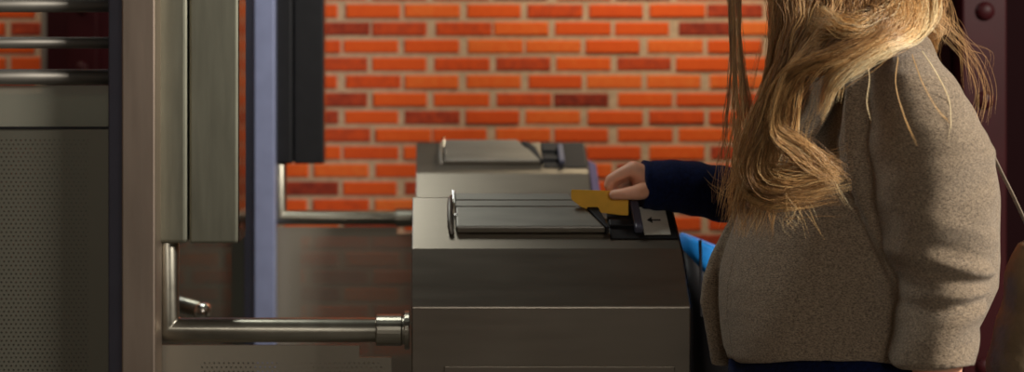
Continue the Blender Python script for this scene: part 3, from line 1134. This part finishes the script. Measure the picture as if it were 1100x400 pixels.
# ---------------------------------------------------------------- hair
def hair():
    V, Fc, Tn = [], [], []
    groups = [
        # points (px, py, D, spread px), count, tone lo, tone hi, radius mm
        ([(885, -168, 1.86, 22), (820, -115, 1.80, 14), (792, -40, 1.76, 9), (790, 0, 1.75, 6), (793, 60, 1.745, 5), (797, 120, 1.74, 7), (801, 175, 1.74, 12), (800, 232, 1.75, 14)], 150, .15, .8),
        ([(890, -170, 1.85, 25), (835, -95, 1.77, 22), (842, 0, 1.73, 15), (836, 50, 1.72, 10), (824, 100, 1.71, 8), (809, 150, 1.71, 11), (808, 190, 1.70, 14), (836, 205, 1.66, 12), (888, 192, 1.64, 12)], 300, .15, .85),
        ([(900, -172, 1.83, 26), (868, -90, 1.75, 28), (876, 0, 1.69, 30), (858, 45, 1.67, 16), (838, 90, 1.665, 9), (824, 140, 1.67, 12), (816, 182, 1.67, 11), (842, 196, 1.65, 12), (895, 184, 1.635, 10)], 420, .1, .8),
        ([(880, -165, 1.85, 25), (850, -90, 1.76, 25), (860, 0, 1.71, 16), (848, 50, 1.69, 9), (830, 105, 1.68, 8), (818, 160, 1.69, 16), (806, 205, 1.70, 16), (800, 243, 1.71, 18)], 260, .1, .7),
        ([(905, -175, 1.82, 26), (905, -90, 1.74, 30), (905, -5, 1.665, 28), (885, 40, 1.64, 18), (850, 76, 1.635, 8), (836, 105, 1.64, 6), (832, 140, 1.645, 7), (862, 164, 1.64, 10), (899, 192, 1.635, 6)], 360, .1, .85),
        ([(915, -175, 1.82, 26), (935, -90, 1.74, 30), (935, -5, 1.655, 26), (925, 30, 1.625, 22), (905, 54, 1.61, 14), (884, 70, 1.62, 9), (866, 70, 1.64, 9), (848, 50, 1.66, 10)], 160, .05, .5),
        ([(930, -172, 1.84, 26), (960, -90, 1.76, 26), (966, -10, 1.665, 28), (962, 20, 1.62, 24), (936, 44, 1.60, 15), (902, 60, 1.60, 11), (860, 74, 1.62, 7), (842, 100, 1.65, 7), (828, 150, 1.66, 10), (810, 205, 1.68, 13)], 380, .15, .9),
        ([(950, -160, 1.88, 22), (998, -80, 1.80, 18), (996, -10, 1.71, 14), (994, 18, 1.66, 11), (980, 38, 1.61, 9), (952, 50, 1.59, 8), (924, 66, 1.59, 7), (898, 84, 1.60, 6), (886, 112, 1.63, 6)], 260, .45, 1.),
        ([(940, -165, 1.86, 22), (978, -80, 1.78, 22), (980, -8, 1.69, 20), (968, 14, 1.63, 16), (930, 30, 1.60, 12), (900, 32, 1.61, 14), (870, 20, 1.65, 18)], 160, .3, 1.),
        ([(935, -165, 1.90, 24), (965, -60, 1.86, 30), (960, 10, 1.80, 30), (925, 38, 1.70, 24), (885, 60, 1.66, 16), (850, 95, 1.66, 12), (828, 165, 1.68, 14)], 260, .0, .45),
        # dangling ends below the curls
        ([(835, 130, 1.67, 16), (822, 180, 1.67, 18), (838, 212, 1.66, 18), (842, 240, 1.66, 20)], 40, .3, .8),
        # far side and back of the head
        ([(900, -172, 1.93, 28), (862, -90, 2.00, 28), (858, 0, 2.02, 30), (850, 100, 2.03, 24), (835, 180, 2.02, 20)], 260, .1, .8),
        ([(935, -168, 1.93, 28), (975, -80, 1.98, 26), (985, -10, 1.99, 24), (985, 40, 2.02, 20), (975, 90, 2.12, 18)], 260, .1, .8),
        ([(950, -150, 1.90, 26), (990, -90, 1.88, 24), (996, -20, 1.86, 18), (1002, 20, 1.84, 14), (1010, 40, 1.83, 10)], 260, .2, .9),
        ([(900, -178, 1.88, 40), (870, -165, 1.84, 30), (840, -120, 1.82, 22), (832, -60, 1.80, 20)], 160, .2, .8),
    ]
    allst = []
    for pts, cnt, lo, hi in groups:
        base = np.array(spline(pts, 5))
        n = len(base)
        nloc = max(4, cnt // 14)
        locks = []
        for _ in range(nloc):
            th = rng.uniform(0, 2 * math.pi); rr = math.sqrt(rng.random())
            locks.append((rr * math.cos(th), rr * math.sin(th), rng.uniform(0, 6.28), rng.uniform(.02, .05), rng.uniform(lo, hi), rng.normal(0, 8), rng.normal(0, 9)))
        for s_ in range(cnt):
            lk = locks[rng.integers(nloc)]
            jx, jd = rng.normal(0, .2, 2)
            u = np.arange(n)
            frac = np.linspace(0, 1, n)
            ph, om = lk[2], 2 * math.pi * rng.normal(1.6, .12) / n * 1.5
            sp = base[:, 3]
            tang = np.gradient(base[:, :2], axis=0)
            tl = np.linalg.norm(tang, axis=1, keepdims=True) + 1e-6
            nrm = np.stack([-tang[:, 1], tang[:, 0]], 1) / tl
            offn = sp * ((lk[0] + jx) + (.34 * frac + .03) * np.sin(om * u + ph) + .10 * np.sin(om * 3.1 * u + ph * 2 + s_))
            end = n if rng.random() > .35 else int(n * rng.uniform(.78, 1))
            px = base[:, 0] + nrm[:, 0] * offn
            py = np.maximum(base[:, 1] + nrm[:, 1] * offn, -171 + 4 * rng.random())
            if base[-1, 1] > 100:
                px = px + lk[5] * frac ** 2.5
                py = py + (lk[6] + rng.normal(0, 3)) * frac ** 2.5
            D = base[:, 2] + (lk[1] + jd) * sp * .0010 * (base[:, 2] > 0)
            tone = np.clip(lk[4] + rng.normal(0, .12), 0, 1)
            rad = rng.uniform(.00024, .00052)
            allst.append((px[:end], py[:end], D[:end], tone, rad))
    # single strands and flyaways
    singles = [
        ([(1003, 30, 1.62), (985, 45, 1.60), (960, 54, 1.585), (935, 68, 1.585), (905, 78, 1.60)], .95, 7, 2.2),
        ([(905, 78, 1.60), (893, 92, 1.60), (888, 108, 1.61), (880, 122, 1.63)], .9, 5, 2),
        ([(930, 62, 1.59), (933, 85, 1.585), (930, 110, 1.59), (934, 130, 1.59)], .9, 2, 1),
        ([(990, 55, 1.61), (1005, 78, 1.60), (1018, 105, 1.60), (1021, 130, 1.595), (1018, 152, 1.595)], .95, 4, 1.2),
        ([(980, 58, 1.62), (992, 90, 1.60), (1010, 120, 1.59), (1030, 138, 1.60)], .7, 2, 1),
        ([(965, 60, 1.60), (962, 90, 1.59), (972, 125, 1.58), (985, 155, 1.58)], .6, 3, 2),
        ([(1003, 20, 1.68), (1030, 45, 1.68), (1048, 70, 1.69), (1056, 100, 1.70), (1050, 130, 1.69)], .55, 16, 7),
        ([(1008, 10, 1.72), (1030, 30, 1.73), (1040, 55, 1.74), (1046, 95, 1.74)], .4, 12, 7),
        ([(1003, -30, 1.76), (1016, -5, 1.76), (1024, 25, 1.76), (1018, 48, 1.75)], .4, 14, 6),
        ([(1008, 30, 1.68), (1035, 50, 1.68), (1056, 60, 1.69), (1052, 85, 1.69)], .4, 4, 5),
        ([(805, 190, 1.70), (790, 205, 1.72), (774, 202, 1.75), (764, 192, 1.77)], .6, 7, 7),
        ([(800, 150, 1.72), (787, 175, 1.73), (782, 205, 1.74), (778, 235, 1.74)], .6, 9, 5),
        ([(895, 190, 1.63), (902, 205, 1.63), (912, 222, 1.64)], .8, 4, 4),
        ([(840, 195, 1.65), (850, 215, 1.64), (858, 232, 1.64), (862, 250, 1.65)], .8, 9, 12),
        ([(812, 200, 1.68), (815, 225, 1.68), (806, 250, 1.69)], .8, 9, 10),
        ([(870, 70, 1.63), (880, 110, 1.62), (872, 150, 1.63), (880, 190, 1.63)], .6, 6, 10),
        ([(820, 40, 1.73), (808, 90, 1.73), (800, 140, 1.73), (790, 190, 1.73)], .6, 7, 6),
    ]
    for pts, tone, cnt, spd in singles:
        for _ in range(cnt):
            sx_, sy_, sd_ = rng.normal(0, 1, 3)
            q_ = np.array(spline([(p[0] + sx_ * spd * (.3 + .7 * i / len(pts)) + rng.normal(0, spd * .15), p[1] + sy_ * spd * .6, p[2] + sd_ * .002) for i, p in enumerate(pts)], 6))
            allst.append((q_[:, 0], q_[:, 1], q_[:, 2], np.clip(tone + rng.normal(0, .1), 0, 1), .00019 if spd > 3 else .00038))
    for px, py, D, tone, rad in allst:
        pos = np.stack([(px - 455) * D / F, D, CAMZ - (py - 43) * D / F], 1)
        n = len(pos)
        t = np.gradient(pos, axis=0)
        t /= np.linalg.norm(t, axis=1, keepdims=True) + 1e-9
        u = np.cross(t, np.array([0, 1, .01]))
        u /= np.linalg.norm(u, axis=1, keepdims=True) + 1e-9
        v = np.cross(t, u)
        taper = np.ones(n)
        taper[-5:] = np.linspace(1, .25, 5)
        i0 = len(V)
        for k in range(3):
            pass
        rings = np.stack([pos + (u * math.cos(a_) + v * math.sin(a_)) * rad * taper[:, None] for a_ in (0, 2.094, 4.189)], 1)
        V.extend(rings.reshape(-1, 3).tolist())
        Tn.extend([float(tone)] * (3 * n))
        for i in range(n - 1):
            a_ = i0 + 3 * i
            Fc.extend([(a_, a_ + 1, a_ + 4, a_ + 3), (a_ + 1, a_ + 2, a_ + 5, a_ + 4), (a_ + 2, a_, a_ + 3, a_ + 5)])
    me = bpy.data.meshes.new('hair')
    me.from_pydata(V, [], Fc)
    at = me.attributes.new('tone', 'FLOAT', 'POINT')
    at.data.foreach_set('value', Tn)
    return link('hair', me, M['hair'], person, True, 'long wavy blonde hair')


hair()

# ---------------------------------------------------------------- things the person carries
# yellow card between thumb and fingers
bm = bmesh.new()
out = [(613.5, 205), (614.5, 203.8), (675, 205.7), (675, 231.5), (668, 231.5), (640, 228), (624, 222.5), (614.5, 215), (613.5, 213)]
a = [bm.verts.new(P(x, y, 2.1300)) for x, y in out]
b = [bm.verts.new(P(x, y, 2.1322)) for x, y in out]
n = len(out)
for i in range(n):
    bm.faces.new((a[i], a[(i + 1) % n], b[(i + 1) % n], b[i]))
bm.faces.new(a); bm.faces.new(b)
tag(fin('travel_card', bm, M['card'], bevel=.0004), 'yellow travel card held in the hand at the gate slot', 'card')

# blue bag with black lower body, hanging in front of the far hip
bg = empty('shoulder_bag', P(790, 300, 2.42))
og = Vector(bg.location)
def bag_ring(px0, px1, py, b, D=2.42, n=40):
    return [Vector(p) - og for p in ell(px0, px1, py, b, D, n, 3)]
tag(bg, 'bright blue and black bag hanging between the cabinet and the coat', 'bag')
bm = bmesh.new()
def sl(px, k):   # slanting top edge
    return k + (px - 728) * .40
rings = []
for k, inset in ((249, 3), (251, 1), (258, 0), (263, 0)):
    r = []
    for p in ell(729 + inset, 850 - inset, 200, .055 - inset * .002, 2.42, 40, 3):
        px = 455 + p[0] * F / 2.42
        r.append(Vector((p[0], p[1], P(px, sl(px, k) + (max(0, k - 250) * (px - 728) * .055), 2.42).z)) - og)
    rings.append(r)
loft(bm, rings)
fin('blue_top', bm, M['blue'], bg, smooth=True, label='bright blue nylon top')
bm = bmesh.new()
rings = [rings[-1]] + [bag_ring(737, 852, 330, .062), bag_ring(740, 852, 420, .062), bag_ring(748, 848, 445, .05)]
rings[0] = [v + Vector((0, 0, .0)) for v in rings[0]]
loft(bm, rings)
fin('bag_body', bm, M['black'], bg, smooth=True, label='black lower body')
bm = bmesh.new()
tube(bm, [P(752, 258, 2.355) - og, P(752.5, 275, 2.352) - og, P(753, 300, 2.35) - og, P(754, 340, 2.35) - og], .005, 10, squash=(1, .4))
fin('buckle_strap', bm, M['black'], bg)
bm = bmesh.new()
tube(bm, [p - og for p in [P(800, 285, 2.36), P(850, 230, 2.28), P(900, 120, 2.22), P(950, 55, 2.08)]], .009, 12, squash=(1, .35))
fin('shoulder_strap', bm, M['black'], bg)

# olive brown bag behind the back
hb = empty('handbag', P(1140, 420, 2.0))
og = Vector(hb.location)
tag(hb, 'olive brown slouchy bag on a thin pale strap, behind the back of the coat', 'bag')
bm = bmesh.new()
rr = [(258, 1104, 1150), (264, 1094, 1170), (278, 1087, 1185), (300, 1082, 1196), (325, 1076, 1204), (355, 1070, 1212), (385, 1063, 1216), (415, 1060, 1216), (440, 1068, 1206), (452, 1085, 1190)]
loft(bm, [[Vector(p) - og for p in ell(a0, a1, py, .03 + .05 * math.sin(min(1, (py - 250) / 120) * math.pi / 2), 2.0, 40, 2.4)] for py, a0, a1 in rr])
def bag_post(co, no):
    x, y, z = co.T
    f = .004 * np.sin(30 * x + 18 * z) * np.sin(14 * z + 20 * x) + .002 * np.sin(90 * z - 50 * x)
    return co + no * f[:, None]
remeshed('bag_body', bm, .005, M['leather'], hb, 2, None, bag_post)
bm = bmesh.new()
tube(bm, spline([P(1050, 130, 1.96) - og, P(1072, 178, 1.97) - og, P(1087, 208, 1.98) - og, P(1102, 240, 2.0) - og, P(1114, 266, 2.0) - og], 6), .0042, 10, squash=(1, .5))
fin('strap', bm, M['strap'], hb, smooth=True, label='thin pale strap')
